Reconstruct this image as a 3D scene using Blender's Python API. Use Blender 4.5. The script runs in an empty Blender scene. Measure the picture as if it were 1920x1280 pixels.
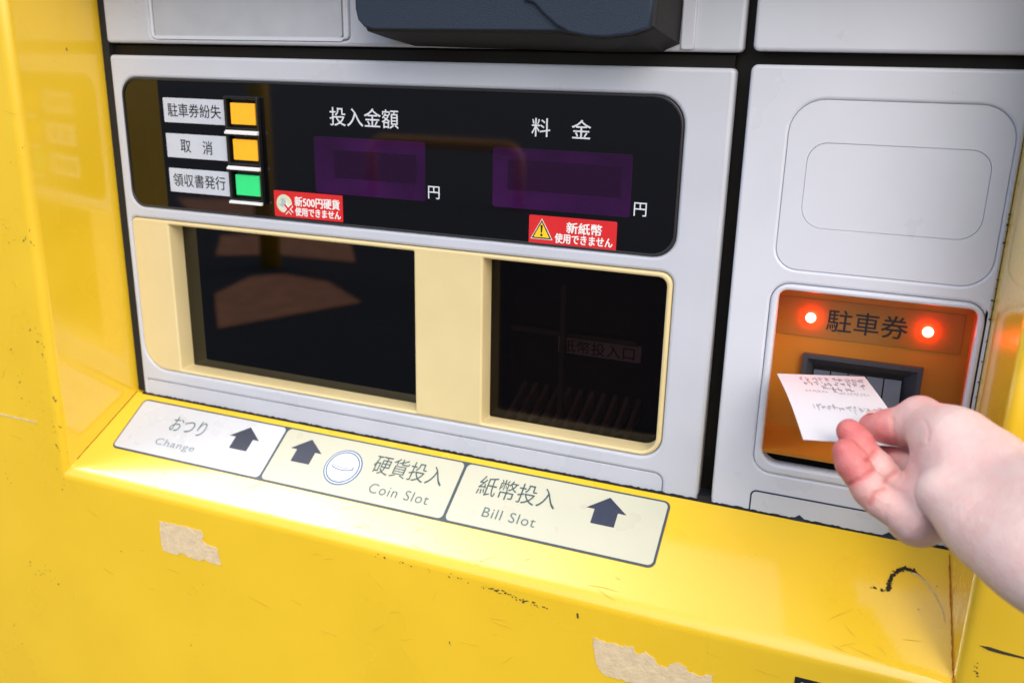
import bpy, bmesh, math, random
import numpy as np
from mathutils import Vector, Matrix

random.seed(7)
SC = bpy.context.scene
COL = SC.collection
ZC = 1.30                      # camera height above the ground (m); geometry below is written relative to it

# ------------------------------------------------------------------ camera, sky, sun, exposure
cam = bpy.data.cameras.new("camera")
cam.sensor_width = 36.0
cam.lens = 31.835
cam.clip_start = 0.02
cam.clip_end = 500
cam_o = bpy.data.objects.new("camera", cam)
COL.objects.link(cam_o)
RX, UP, BK = (0.92438, 0.38093, 0.02024), (-0.13018, 0.26512, 0.95539), (0.35857, -0.88578, 0.29466)
cam_o.matrix_world = Matrix(((RX[0], UP[0], BK[0], 0.0), (RX[1], UP[1], BK[1], -0.5625),
                             (RX[2], UP[2], BK[2], ZC), (0, 0, 0, 1)))
cam.dof.use_dof = True
cam.dof.focus_distance = 0.575
cam.dof.aperture_fstop = 8.0
SC.camera = cam_o

SUN_DIR = Vector((0.45, -0.62, 0.64)).normalized()      # towards the bright part of the overcast sky
world = bpy.data.worlds.new("World")
SC.world = world
world.use_nodes = True
wn = world.node_tree.nodes
sky = wn.new("ShaderNodeTexSky")
sky.sky_type = 'NISHITA'
sky.sun_disc = False
sky.sun_elevation = math.asin(SUN_DIR.z)
sky.sun_rotation = math.atan2(SUN_DIR.x, SUN_DIR.y)
sky.air_density = 1.0
sky.dust_density = 3.0
sky.ozone_density = 1.0
world.node_tree.links.new(sky.outputs[0], wn["Background"].inputs[0])
wn["Background"].inputs[1].default_value = 0.15
# bright patch added to the sky, high left, for the ledge's white sheen
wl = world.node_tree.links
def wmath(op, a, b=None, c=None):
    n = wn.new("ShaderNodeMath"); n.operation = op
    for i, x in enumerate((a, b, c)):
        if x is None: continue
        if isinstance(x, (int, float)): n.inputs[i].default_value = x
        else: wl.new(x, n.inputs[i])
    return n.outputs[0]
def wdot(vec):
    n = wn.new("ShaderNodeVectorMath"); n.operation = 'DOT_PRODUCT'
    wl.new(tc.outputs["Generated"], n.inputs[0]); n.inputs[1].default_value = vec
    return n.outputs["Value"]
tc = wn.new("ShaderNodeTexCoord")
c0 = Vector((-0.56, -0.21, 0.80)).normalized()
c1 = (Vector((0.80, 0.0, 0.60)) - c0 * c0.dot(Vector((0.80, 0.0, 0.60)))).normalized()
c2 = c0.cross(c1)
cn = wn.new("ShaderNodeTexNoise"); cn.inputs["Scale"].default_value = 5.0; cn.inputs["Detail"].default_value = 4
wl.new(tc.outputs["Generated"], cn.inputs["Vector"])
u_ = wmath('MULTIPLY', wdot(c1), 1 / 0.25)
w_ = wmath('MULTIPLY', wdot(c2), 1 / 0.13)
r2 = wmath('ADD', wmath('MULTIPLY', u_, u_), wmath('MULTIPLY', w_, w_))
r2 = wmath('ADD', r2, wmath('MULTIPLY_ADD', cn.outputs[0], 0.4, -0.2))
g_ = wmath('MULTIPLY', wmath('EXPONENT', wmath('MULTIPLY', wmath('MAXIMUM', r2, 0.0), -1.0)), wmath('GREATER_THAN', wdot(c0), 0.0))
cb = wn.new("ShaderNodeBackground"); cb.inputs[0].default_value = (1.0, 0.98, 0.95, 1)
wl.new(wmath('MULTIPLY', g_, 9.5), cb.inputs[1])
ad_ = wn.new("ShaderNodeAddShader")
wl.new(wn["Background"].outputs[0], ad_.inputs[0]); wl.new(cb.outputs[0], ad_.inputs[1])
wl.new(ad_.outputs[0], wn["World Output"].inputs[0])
sun = bpy.data.lights.new("sun", 'SUN')
sun.energy = 0.48
sun.angle = math.radians(44)
sun.color = (1.0, 0.96, 0.9)
sun_o = bpy.data.objects.new("sun", sun)
COL.objects.link(sun_o)
sun_o.rotation_euler = SUN_DIR.to_track_quat('Z', 'Y').to_euler()
SC.view_settings.view_transform = 'Standard'
SC.view_settings.look = 'None'
SC.view_settings.gamma = 1.0
SC.view_settings.use_curve_mapping = False
SC.view_settings.exposure = 0.72
SC.cycles.use_denoising = True
SC.cycles.max_bounces = 8

# ------------------------------------------------------------------ materials
def mat(name, col, rough=0.5, spec=0.5, metal=0.0, coat=0.0, var=0.0, vscale=30.0, bump=0.0, bscale=800.0,
        emit=None, estr=0.0, specks=None, sss=0.0, crough=0.05, rvar=(.85, 1.25)):
    m = bpy.data.materials.new(name)
    m.use_nodes = True
    nt = m.node_tree
    b = nt.nodes["Principled BSDF"]
    b.inputs["Base Color"].default_value = (*col, 1)
    b.inputs["Roughness"].default_value = rough
    b.inputs["Specular IOR Level"].default_value = spec
    b.inputs["Metallic"].default_value = metal
    b.inputs["Coat Weight"].default_value = coat
    b.inputs["Coat Roughness"].default_value = crough
    if sss:
        b.inputs["Subsurface Weight"].default_value = sss
    if emit:
        b.inputs["Emission Color"].default_value = (*emit, 1)
        b.inputs["Emission Strength"].default_value = estr
    geo = nt.nodes.new("ShaderNodeNewGeometry")
    last = None
    if var:
        n = nt.nodes.new("ShaderNodeTexNoise")
        n.inputs["Scale"].default_value = vscale
        n.inputs["Detail"].default_value = 6
        nt.links.new(geo.outputs["Position"], n.inputs["Vector"])
        r = nt.nodes.new("ShaderNodeValToRGB")
        r.color_ramp.elements[0].position = 0.3
        r.color_ramp.elements[1].position = 0.7
        r.color_ramp.elements[0].color = (*[c * (1 - var) for c in col], 1)
        r.color_ramp.elements[1].color = (*[min(1, c * (1 + var * .6)) for c in col], 1)
        nt.links.new(n.outputs[0], r.inputs[0])
        last = r.outputs[0]
        rr_ = nt.nodes.new("ShaderNodeMapRange")
        rr_.inputs[3].default_value = rough * rvar[0]; rr_.inputs[1].default_value = .3; rr_.inputs[2].default_value = .7
        rr_.inputs[4].default_value = rough * rvar[1]
        nt.links.new(n.outputs[0], rr_.inputs[0])
        nt.links.new(rr_.outputs[0], b.inputs["Roughness"])
        if coat:
            cr_ = nt.nodes.new("ShaderNodeMath"); cr_.operation = 'MULTIPLY'; cr_.inputs[1].default_value = crough / rough
            nt.links.new(rr_.outputs[0], cr_.inputs[0]); nt.links.new(cr_.outputs[0], b.inputs["Coat Roughness"])
    if specks:
        sc_, th, scol = specks
        n1 = nt.nodes.new("ShaderNodeTexNoise")
        n1.inputs["Scale"].default_value = sc_
        n1.inputs["Detail"].default_value = 2
        n2 = nt.nodes.new("ShaderNodeTexNoise")
        n2.inputs["Scale"].default_value = sc_ * .07
        nt.links.new(geo.outputs["Position"], n1.inputs["Vector"])
        nt.links.new(geo.outputs["Position"], n2.inputs["Vector"])
        mul = nt.nodes.new("ShaderNodeMath"); mul.operation = 'MULTIPLY'
        nt.links.new(n1.outputs[0], mul.inputs[0]); nt.links.new(n2.outputs[0], mul.inputs[1])
        mr = nt.nodes.new("ShaderNodeMapRange")
        mr.inputs[1].default_value = th; mr.inputs[2].default_value = th + .025
        nt.links.new(mul.outputs[0], mr.inputs[0])
        mx = nt.nodes.new("ShaderNodeMix"); mx.data_type = 'RGBA'
        nt.links.new(mr.outputs[0], mx.inputs[0])
        if last: nt.links.new(last, mx.inputs[6])
        else: mx.inputs[6].default_value = (*col, 1)
        mx.inputs[7].default_value = (*scol, 1)
        last = mx.outputs[2]
    if last:
        nt.links.new(last, b.inputs["Base Color"])
    if bump:
        n = nt.nodes.new("ShaderNodeTexNoise")
        n.inputs["Scale"].default_value = bscale
        n.inputs["Detail"].default_value = 3
        nt.links.new(geo.outputs["Position"], n.inputs["Vector"])
        bp = nt.nodes.new("ShaderNodeBump")
        bp.inputs["Strength"].default_value = bump
        bp.inputs["Distance"].default_value = 0.001
        nt.links.new(n.outputs[0], bp.inputs["Height"])
        nt.links.new(bp.outputs[0], b.inputs["Normal"])
    return m

def glass_mat(name, tint, ior, refl_rough=0.02):
    m = bpy.data.materials.new(name)
    m.use_nodes = True
    nt = m.node_tree
    nt.nodes.remove(nt.nodes["Principled BSDF"])
    out = nt.nodes["Material Output"]
    tr = nt.nodes.new("ShaderNodeBsdfTransparent"); tr.inputs[0].default_value = (*tint, 1)
    gl = nt.nodes.new("ShaderNodeBsdfGlossy"); gl.inputs["Roughness"].default_value = refl_rough
    fr = nt.nodes.new("ShaderNodeFresnel"); fr.inputs[0].default_value = ior
    mx = nt.nodes.new("ShaderNodeMixShader")
    nt.links.new(fr.outputs[0], mx.inputs[0]); nt.links.new(tr.outputs[0], mx.inputs[1]); nt.links.new(gl.outputs[0], mx.inputs[2])
    nt.links.new(mx.outputs[0], out.inputs[0])
    return m

M = {}
M['yellow'] = mat('yellow_paint', (0.78, 0.515, 0.018), 0.28, 0.5, coat=0.9, crough=0.085, rvar=(.75, 1.5), var=0.05, vscale=11, bump=0.06, bscale=500,
                  specks=(260, 0.46, (0.16, 0.11, 0.03)))
M['grey'] = mat('grey_plastic', (0.505, 0.54, 0.62), 0.34, 0.45, var=0.045, vscale=16, rvar=(.7, 1.4), bump=0.05, bscale=1600)
M['grey_light'] = mat('light_grey_plastic', (0.585, 0.62, 0.71), 0.32, 0.5, var=0.035, vscale=18, rvar=(.7, 1.4), bump=0.04, bscale=1600)
M['plate_metal'] = mat('satin_metal', (0.46, 0.49, 0.55), 0.45, 0.5, metal=0.15, var=0.06, vscale=60, bump=0.05, bscale=900)
M['groove'] = mat('groove_black', (0.012, 0.011, 0.011), 0.7, 0.2)
M['cavity'] = mat('cavity_brown', (0.006, 0.0045, 0.003), 0.5, 0.2, var=0.3, vscale=30)
M['display'] = mat('display_acrylic', (0.002, 0.002, 0.003), 0.03, 0.75)
M['display_edge'] = mat('display_rim', (0.02, 0.02, 0.023), 0.3, 0.5)
M['purple'] = mat('purple_filter', (0.027, 0.003, 0.042), 0.03, 0.75, var=0.45, vscale=22, rvar=(1, 1))
M['purple_dark'] = mat('dark_purple_screen', (0.014, 0.0014, 0.020), 0.03, 0.75)
M['white_print'] = mat('white_print', (0.62, 0.66, 0.74), 0.4, 0.4)
M['ink'] = mat('black_ink', (0.012, 0.013, 0.017), 0.4, 0.4)
M['navy_ink'] = mat('dark_navy_ink', (0.022, 0.030, 0.062), 0.38, 0.4, var=0.12, vscale=300)
M['teal_ink'] = mat('thin_teal_ink', (0.035, 0.075, 0.085), 0.4, 0.4)
M['grey_teal'] = mat('faded_teal_ink', (0.09, 0.15, 0.16), 0.4, 0.4)
M['pale_teal'] = mat('washed_out_ink', (0.20, 0.26, 0.30), 0.4, 0.4)
M['blue_line'] = mat('pale_blue_line', (0.06, 0.14, 0.30), 0.4, 0.4)
M['sign_white'] = mat('white_vinyl', (0.54, 0.57, 0.62), 0.28, 0.5, var=0.02, vscale=40)
M['sign_cream'] = mat('cream_vinyl', (0.50, 0.505, 0.40), 0.28, 0.5, var=0.03, vscale=30)
M['strip'] = mat('sign_border', (0.04, 0.065, 0.085), 0.35, 0.4)
M['tag_white'] = mat('button_tag_white', (0.52, 0.57, 0.66), 0.3, 0.5, var=0.02, vscale=80)
M['black_plastic'] = mat('black_plastic', (0.008, 0.008, 0.009), 0.30, 0.5)
M['bar_white'] = mat('white_plastic_lip', (0.75, 0.76, 0.80), 0.3, 0.5)
M['orange_btn'] = mat('orange_button', (0.85, 0.40, 0.018), 0.35, 0.4, var=0.03, vscale=200, emit=(1, .45, .02), estr=0.12)
M['green_btn'] = mat('green_button', (0.03, 0.55, 0.17), 0.35, 0.4, var=0.03, vscale=200, emit=(.05, 1, .3), estr=0.12)
M['red'] = mat('red_vinyl', (0.62, 0.022, 0.026), 0.3, 0.5, var=0.04, vscale=60)
M['warn_yellow'] = mat('warning_yellow', (0.85, 0.58, 0.02), 0.35, 0.4)
M['white'] = mat('white_vinyl_print', (0.80, 0.80, 0.80), 0.35, 0.4)
M['coin_pale'] = mat('pale_coin_print', (0.62, 0.68, 0.50), 0.4, 0.4, var=0.15, vscale=300)
M['coin_grey'] = mat('grey_coin_print', (0.35, 0.45, 0.50), 0.4, 0.4)
M['beige'] = mat('beige_plastic', (0.66, 0.555, 0.30), 0.38, 0.45, var=0.04, vscale=25, bump=0.04, bscale=1500)
M['glass_coin'] = glass_mat('dark_smoked_glass', (0.02, 0.02, 0.022), 1.8)
M['glass_bill'] = glass_mat('smoked_glass', (0.52, 0.44, 0.42), 1.42)
M['inside'] = mat('dark_interior', (0.045, 0.030, 0.026), 0.6, 0.3, var=0.3, vscale=40)
M['inside_mid'] = mat('dim_interior_plastic', (0.10, 0.08, 0.075), 0.5, 0.3)
M['tooth'] = mat('guide_tooth_plastic', (0.26, 0.20, 0.18), 0.5, 0.3)
M['inside_label'] = mat('interior_label', (0.42, 0.39, 0.50), 0.5, 0.3)
M['orange'] = mat('orange_plastic', (0.44, 0.165, 0.013), 0.42, 0.4, var=0.05, vscale=40, bump=0.05, bscale=1500)
M['orange_label'] = mat('amber_label', (0.28, 0.118, 0.013), 0.30, 0.5, var=0.04, vscale=60)
M['led'] = mat('red_led_lit', (0.8, 0.1, 0.06), 0.3, 0.5, emit=(1.0, 0.034, 0.024), estr=40)
M['slot_grey'] = mat('slot_dark_grey', (0.045, 0.050, 0.065), 0.42, 0.4, bump=0.08, bscale=1500)
M['slot_blue'] = mat('slot_blue_grey', (0.06, 0.075, 0.115), 0.38, 0.4, var=0.08, vscale=90)
M['cover'] = mat('textured_navy_plastic', (0.017, 0.028, 0.050), 0.55, 0.35, bump=0.4, bscale=1500)
M['cover_dark'] = mat('charcoal_plastic', (0.016, 0.016, 0.017), 0.6, 0.3, bump=0.3, bscale=900)
M['residue'] = mat('paper_tape_residue', (0.62, 0.50, 0.32), 0.85, 0.2, var=0.12, vscale=150, bump=0.5, bscale=500)
M['scuff'] = mat('black_scuff', (0.05, 0.043, 0.03), 0.7, 0.2, var=0.4, vscale=600)
M['scuff_pale'] = mat('pale_scratch', (0.62, 0.50, 0.26), 0.6, 0.3, var=0.2, vscale=300)
M['old_paint'] = mat('scratched_paint', (0.58, 0.36, 0.03), 0.5, 0.3, var=0.3, vscale=200)
M['rust'] = mat('rust', (0.42, 0.14, 0.018), 0.8, 0.2, var=0.5, vscale=300)
M['dirt'] = mat('dark_dirt', (0.06, 0.042, 0.02), 0.85, 0.1, var=0.4, vscale=300)
M['gasket'] = mat('rubber_gasket', (0.012, 0.013, 0.017), 0.6, 0.3, bump=0.4, bscale=700)
M['paper'] = mat('ticket_paper', (0.60, 0.62, 0.67), 0.55, 0.3)
M['print'] = mat('ticket_print', (0.28, 0.26, 0.30), 0.6, 0.2, var=0.3, vscale=500)
M['print_light'] = mat('faint_ticket_print', (0.36, 0.36, 0.42), 0.6, 0.2, var=0.2, vscale=500)
M['asphalt'] = mat('asphalt', (0.036, 0.039, 0.050), 0.9, 0.3, var=0.3, vscale=6, bump=0.4, bscale=80)
M['paver'] = mat('red_pavers', (0.55, 0.25, 0.14), 0.85, 0.3, var=0.25, vscale=8)
M['post_yellow'] = mat('post_paint', (0.75, 0.42, 0.02), 0.4, 0.5)
M['hoop_orange'] = mat('hoop_paint', (0.85, 0.32, 0.02), 0.4, 0.5)
M['canopy'] = mat('canopy_panel', (0.35, 0.35, 0.36), 0.6, 0.3, var=0.08, vscale=2)
M['sleeve'] = mat('dark_cloth', (0.03, 0.032, 0.04), 0.9, 0.2, var=0.2, vscale=120, bump=0.5, bscale=600)
M['nail'] = mat('fingernail', (0.78, 0.46, 0.42), 0.22, 0.5, sss=0.1)

M['yellow'].node_tree.nodes["Principled BSDF"].inputs["Coat IOR"].default_value = 1.75

def skin_mat():
    m = mat('skin', (0.8, 0.5, 0.4), 0.46, 0.4)
    nt = m.node_tree; b = nt.nodes["Principled BSDF"]
    at = nt.nodes.new("ShaderNodeAttribute"); at.attribute_name = "flush_shade"
    geo = nt.nodes.new("ShaderNodeNewGeometry")
    n = nt.nodes.new("ShaderNodeTexNoise"); n.inputs["Scale"].default_value = 55; n.inputs["Detail"].default_value = 5
    nt.links.new(geo.outputs["Position"], n.inputs["Vector"])
    ad = nt.nodes.new("ShaderNodeMath"); ad.operation = 'MULTIPLY_ADD'
    nt.links.new(n.outputs[0], ad.inputs[0]); ad.inputs[1].default_value = 0.5; 
    sub = nt.nodes.new("ShaderNodeMath"); sub.operation = 'SUBTRACT'
    nt.links.new(at.outputs["Fac"], sub.inputs[0]); sub.inputs[1].default_value = 0.34
    n4 = nt.nodes.new("ShaderNodeTexNoise"); n4.inputs["Scale"].default_value = 170; n4.inputs["Detail"].default_value = 3
    nt.links.new(geo.outputs["Position"], n4.inputs["Vector"])
    a4 = nt.nodes.new("ShaderNodeMath"); a4.operation = 'MULTIPLY_ADD'; a4.inputs[1].default_value = 0.22
    nt.links.new(n4.outputs[0], a4.inputs[0]); nt.links.new(sub.outputs[0], a4.inputs[2])
    nt.links.new(a4.outputs[0], ad.inputs[2])
    r = nt.nodes.new("ShaderNodeValToRGB")
    r.color_ramp.elements[0].position = 0.0; r.color_ramp.elements[0].color = (0.60, 0.455, 0.44, 1)
    r.color_ramp.elements[1].position = 1.0; r.color_ramp.elements[1].color = (0.50, 0.11, 0.115, 1)
    e = r.color_ramp.elements.new(0.5); e.color = (0.56, 0.245, 0.23, 1)
    nt.links.new(ad.outputs[0], r.inputs[0])
    nt.links.new(r.outputs[0], b.inputs["Base Color"])
    b.inputs["Subsurface Weight"].default_value = 0.25
    b.inputs["Subsurface Radius"].default_value = (1.0, 0.35, 0.2)
    b.inputs["Subsurface Scale"].default_value = 0.004
    # fine skin relief: pores and small lines
    v = nt.nodes.new("ShaderNodeTexVoronoi"); v.inputs["Scale"].default_value = 900
    nt.links.new(geo.outputs["Position"], v.inputs["Vector"])
    n3 = nt.nodes.new("ShaderNodeTexNoise"); n3.inputs["Scale"].default_value = 260; n3.inputs["Detail"].default_value = 4
    nt.links.new(geo.outputs["Position"], n3.inputs["Vector"])
    s2 = nt.nodes.new("ShaderNodeMath"); s2.operation = 'MULTIPLY_ADD'; s2.inputs[1].default_value = 0.35
    nt.links.new(v.outputs["Distance"], s2.inputs[0]); nt.links.new(n3.outputs[0], s2.inputs[2])
    bp = nt.nodes.new("ShaderNodeBump"); bp.inputs["Strength"].default_value = 0.42; bp.inputs["Distance"].default_value = 0.0008
    nt.links.new(s2.outputs[0], bp.inputs["Height"]); nt.links.new(bp.outputs[0], b.inputs["Normal"])
    return m
M['skin'] = skin_mat()

# ------------------------------------------------------------------ helpers
ORG = {}                                   # world origin of each top-level thing

def thing(name, label, cat, loc, group=None):
    o = bpy.data.objects.new(name, None)
    o.empty_display_size = 0.05
    COL.objects.link(o)
    o.location = loc
    o['label'] = label; o['category'] = cat
    if group: o['group'] = group
    ORG[o] = Vector(loc)
    return o

def link(name, me, material, parent=None, label=None):
    """one mesh object; vertices are in world coordinates (z relative to the camera height)"""
    o = bpy.data.objects.new(name, me)
    COL.objects.link(o)
    org = ORG[parent] if parent is not None else Vector((0, 0, 0))
    me.transform(Matrix.Translation(Vector((0, 0, ZC)) - org))
    if parent is not None:
        o.parent = parent
        ORG[o] = org
    if material is not None:
        me.materials.clear(); me.materials.append(material)
    if label: o['label'] = label
    return o

def mesh_from(verts, faces, smooth=False):
    me = bpy.data.meshes.new("m")
    me.from_pydata([tuple(v) for v in verts], [], [tuple(f) for f in faces])
    bm = bmesh.new(); bm.from_mesh(me)
    bmesh.ops.recalc_face_normals(bm, faces=bm.faces)
    bm.to_mesh(me); bm.free()
    if smooth:
        for p in me.polygons: p.use_smooth = True
    me.update()
    return me

# frames: origin, right, up, normal -> flat artwork is laid out in (u, v) on them
class Frame:
    def __init__(s, o, r, u):
        s.o, s.r, s.u = Vector(o), Vector(r).normalized(), Vector(u).normalized()
        s.n = s.r.cross(s.u)
    def mat(s, h=0.0):
        p = s.o + s.n * h
        return Matrix(((s.r.x, s.u.x, s.n.x, p.x), (s.r.y, s.u.y, s.n.y, p.y), (s.r.z, s.u.z, s.n.z, p.z), (0, 0, 0, 1)))
    def pt(s, u, v, h=0.0):
        return s.o + s.r * u + s.u * v + s.n * h

def panel_frame(y): return Frame((0, y, 0), (1, 0, 0), (0, 0, 1))
FP = panel_frame(0.0)
D, ZB, ZF = 0.0725, -0.2806, -0.3285      # depth of the recess, back and front height of the sloping ledge
FL = Frame((0, 0, ZB), (1, 0, 0), (0, D, ZB - ZF))
FF = panel_frame(-D)
RD = 0.030                                 # depth of the orange ticket recess
FR = panel_frame(RD)

def rrect(x0, x1, z0, z1, r, n=7):
    """rounded rectangle outline; r is one radius or (bl, br, tr, tl)"""
    if not isinstance(r, (tuple, list)): r = (r,) * 4
    pts = []
    for (cx, cz, a0, q) in ((x0, z0, 180, r[0]), (x1, z0, 270, r[1]), (x1, z1, 0, r[2]), (x0, z1, 90, r[3])):
        if q <= 0:
            pts.append((cx, cz)); continue
        ox = cx + (q if cx == x0 else -q); oz = cz + (q if cz == z0 else -q)
        for i in range(n + 1):
            a = math.radians(a0 + 90 * i / n)
            pts.append((ox + q * math.cos(a), oz + q * math.sin(a)))
    return pts

def eval_mesh(ob):
    dg = bpy.context.evaluated_depsgraph_get(); dg.update()
    me = bpy.data.meshes.new_from_object(ob.evaluated_get(dg))
    d = ob.data
    bpy.data.objects.remove(ob); bpy.data.curves.remove(d)
    return me

def plate_mesh(outlines, fr, h, thick, bevel=0.0, res=3):
    """solid plate from outlines (the first is the outside, the others are holes); its front lies h above the frame"""
    cu = bpy.data.curves.new("c", 'CURVE')
    cu.dimensions = '2D'; cu.fill_mode = 'BOTH'
    for k, pts in enumerate(outlines):
        a = sum(p[0] * q[1] - q[0] * p[1] for p, q in zip(pts, pts[1:] + pts[:1]))
        if (a > 0) != (k == 0): pts = pts[::-1]
        s = cu.splines.new('POLY'); s.points.add(len(pts) - 1)
        for p, c in zip(s.points, pts): p.co = (c[0], c[1], 0, 1)
        s.use_cyclic_u = True
    cu.extrude = max(0.0, thick / 2 - bevel)
    cu.bevel_depth = bevel; cu.bevel_resolution = res
    cu.offset = -bevel
    ob = bpy.data.objects.new("c", cu); COL.objects.link(ob)
    me = eval_mesh(ob)
    me.transform(fr.mat(h - thick / 2))
    return me

def plate(name, outlines, fr, h, thick, bevel, material, parent, label=None):
    return link(name, plate_mesh(outlines, fr, h, thick, bevel), material, parent, label)

def text_mesh(s, box, fr, h, bold=0.0, gap=1.0, shear=0.0):
    cu = bpy.data.curves.new("t", 'FONT')
    cu.body = s; cu.offset = bold; cu.space_character = gap; cu.shear = shear
    cu.extrude = 0.002; cu.resolution_u = 4
    ob = bpy.data.objects.new("t", cu); COL.objects.link(ob)
    me = eval_mesh(ob)
    co = np.array([v.co[:] for v in me.vertices])
    lo, hi = co.min(0), co.max(0)
    x0, x1, v0, v1 = box
    sx, sy = (x1 - x0) / (hi[0] - lo[0]), (v1 - v0) / (hi[1] - lo[1])
    me.transform(Matrix.Translation((x0 - lo[0] * sx, v0 - lo[1] * sy, 0)) @ Matrix.Diagonal((sx, sy, 0.02, 1)))
    me.transform(fr.mat(h))
    return me

def join(meshes):
    bm = bmesh.new()
    for m_ in meshes: bm.from_mesh(m_); bpy.data.meshes.remove(m_)
    me = bpy.data.meshes.new("m"); bm.to_mesh(me); bm.free()
    return me

def text(name, items, fr, h, material, parent, bold=0.0, gap=1.0, strikes=((0, 0),)):
    """lettering of one plate: items = [(string, (x0, x1, v0, v1))]"""
    return link(name, join([text_mesh(s, (b[0] + dx, b[1] + dx, b[2] + dz, b[3] + dz), fr, h + k * .00002, bold, gap) for s, b in items for k, (dx, dz) in enumerate(strikes)]), material, parent)

def box_mesh(x0, x1, y0, y1, z0, z1, bevel=0.0, seg=3):
    bm = bmesh.new()
    bmesh.ops.create_cube(bm, size=1)
    for v in bm.verts:
        v.co = Vector(((x0 + x1) / 2 + v.co.x * (x1 - x0), (y0 + y1) / 2 + v.co.y * (y1 - y0), (z0 + z1) / 2 + v.co.z * (z1 - z0)))
    if bevel: bmesh.ops.bevel(bm, geom=bm.edges[:], offset=bevel, segments=seg, affect='EDGES', profile=0.5)
    me = bpy.data.meshes.new("m"); bm.to_mesh(me); bm.free()
    return me

def open_box(x0, x1, y0, y1, zb0, zb1, z1):
    """box without a front; the floor runs from zb0 (front) to zb1 (back)"""
    v = [(x0, y0, zb0), (x1, y0, zb0), (x1, y0, z1), (x0, y0, z1), (x0, y1, zb1), (x1, y1, zb1), (x1, y1, z1), (x0, y1, z1)]
    f = [(4, 5, 6, 7), (0, 1, 5, 4), (3, 7, 6, 2), (0, 4, 7, 3), (1, 2, 6, 5)]
    me = bpy.data.meshes.new("m"); me.from_pydata(v, [], f); me.flip_normals(); me.update()
    return me

def tube_mesh(pts, rad, seg=14, cap=True):
    pts = [Vector(p) for p in pts]
    if not isinstance(rad, (list, tuple)): rad = [rad] * len(pts)
    vs, fs = [], []
    up = Vector((0.13, 0.31, 0.94))
    for i, p in enumerate(pts):
        t = (pts[min(i + 1, len(pts) - 1)] - pts[max(i - 1, 0)]).normalized()
        a = t.cross(up)
        if a.length < .05: a = t.cross(Vector((1, 0, 0)))
        a.normalize(); b = t.cross(a)
        for k in range(seg):
            w = 2 * math.pi * k / seg
            vs.append(p + (a * math.cos(w) + b * math.sin(w)) * rad[i])
    for i in range(len(pts) - 1):
        for k in range(seg):
            fs.append((i * seg + k, i * seg + (k + 1) % seg, (i + 1) * seg + (k + 1) % seg, (i + 1) * seg + k))
    if cap:
        fs.append(tuple(range(seg))); fs.append(tuple(range((len(pts) - 1) * seg, len(pts) * seg)))
    return mesh_from(vs, fs, True)

def ring_outline(cx, cy, r, n=40): return [(cx + r * math.cos(2 * math.pi * i / n), cy + r * math.sin(2 * math.pi * i / n)) for i in range(n)]

# ------------------------------------------------------------------ the setting behind the camera (seen mirrored in the dark glass)
def setting(name, me, material, kind='structure'):
    o = link(name, me, material); o['kind'] = kind
    return o
G = -ZC
gm = bpy.data.meshes.new("m")
gm.from_pydata([(-150, -150, G), (150, -150, G), (150, 60, G), (-150, 60, G)], [], [(0, 1, 2, 3)])
setting('ground', gm, M['asphalt'])
def paving(pts):
    me = bpy.data.meshes.new("m")
    me.from_pydata([(x, y, G + 0.004) for x, y in pts], [], [tuple(range(len(pts)))])
    if me.polygons[0].normal.z < 0: me.flip_normals()
    return me
setting('pavement', join([paving([(-3.45, -3.40), (-3.55, -3.85), (-3.40, -4.00), (-3.05, -3.95), (-2.62, -3.62), (-2.98, -2.86)]),
                          paving([(-4.60, -4.85), (-4.15, -4.25), (-3.78, -4.46), (-3.20, -4.50), (-3.62, -5.10), (-4.05, -5.2)]),
                          paving([(-6.2, -6.2), (-5.4, -5.5), (-4.6, -5.6), (-4.4, -6.1), (-5.0, -6.6)])]), M['paver'])

# ------------------------------------------------------------------ the parking payment machine
mc = thing('parking_payment_machine', 'bright yellow parking payment machine with grey front panels', 'payment machine', (-0.25, 0.2, 0.0))

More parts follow.
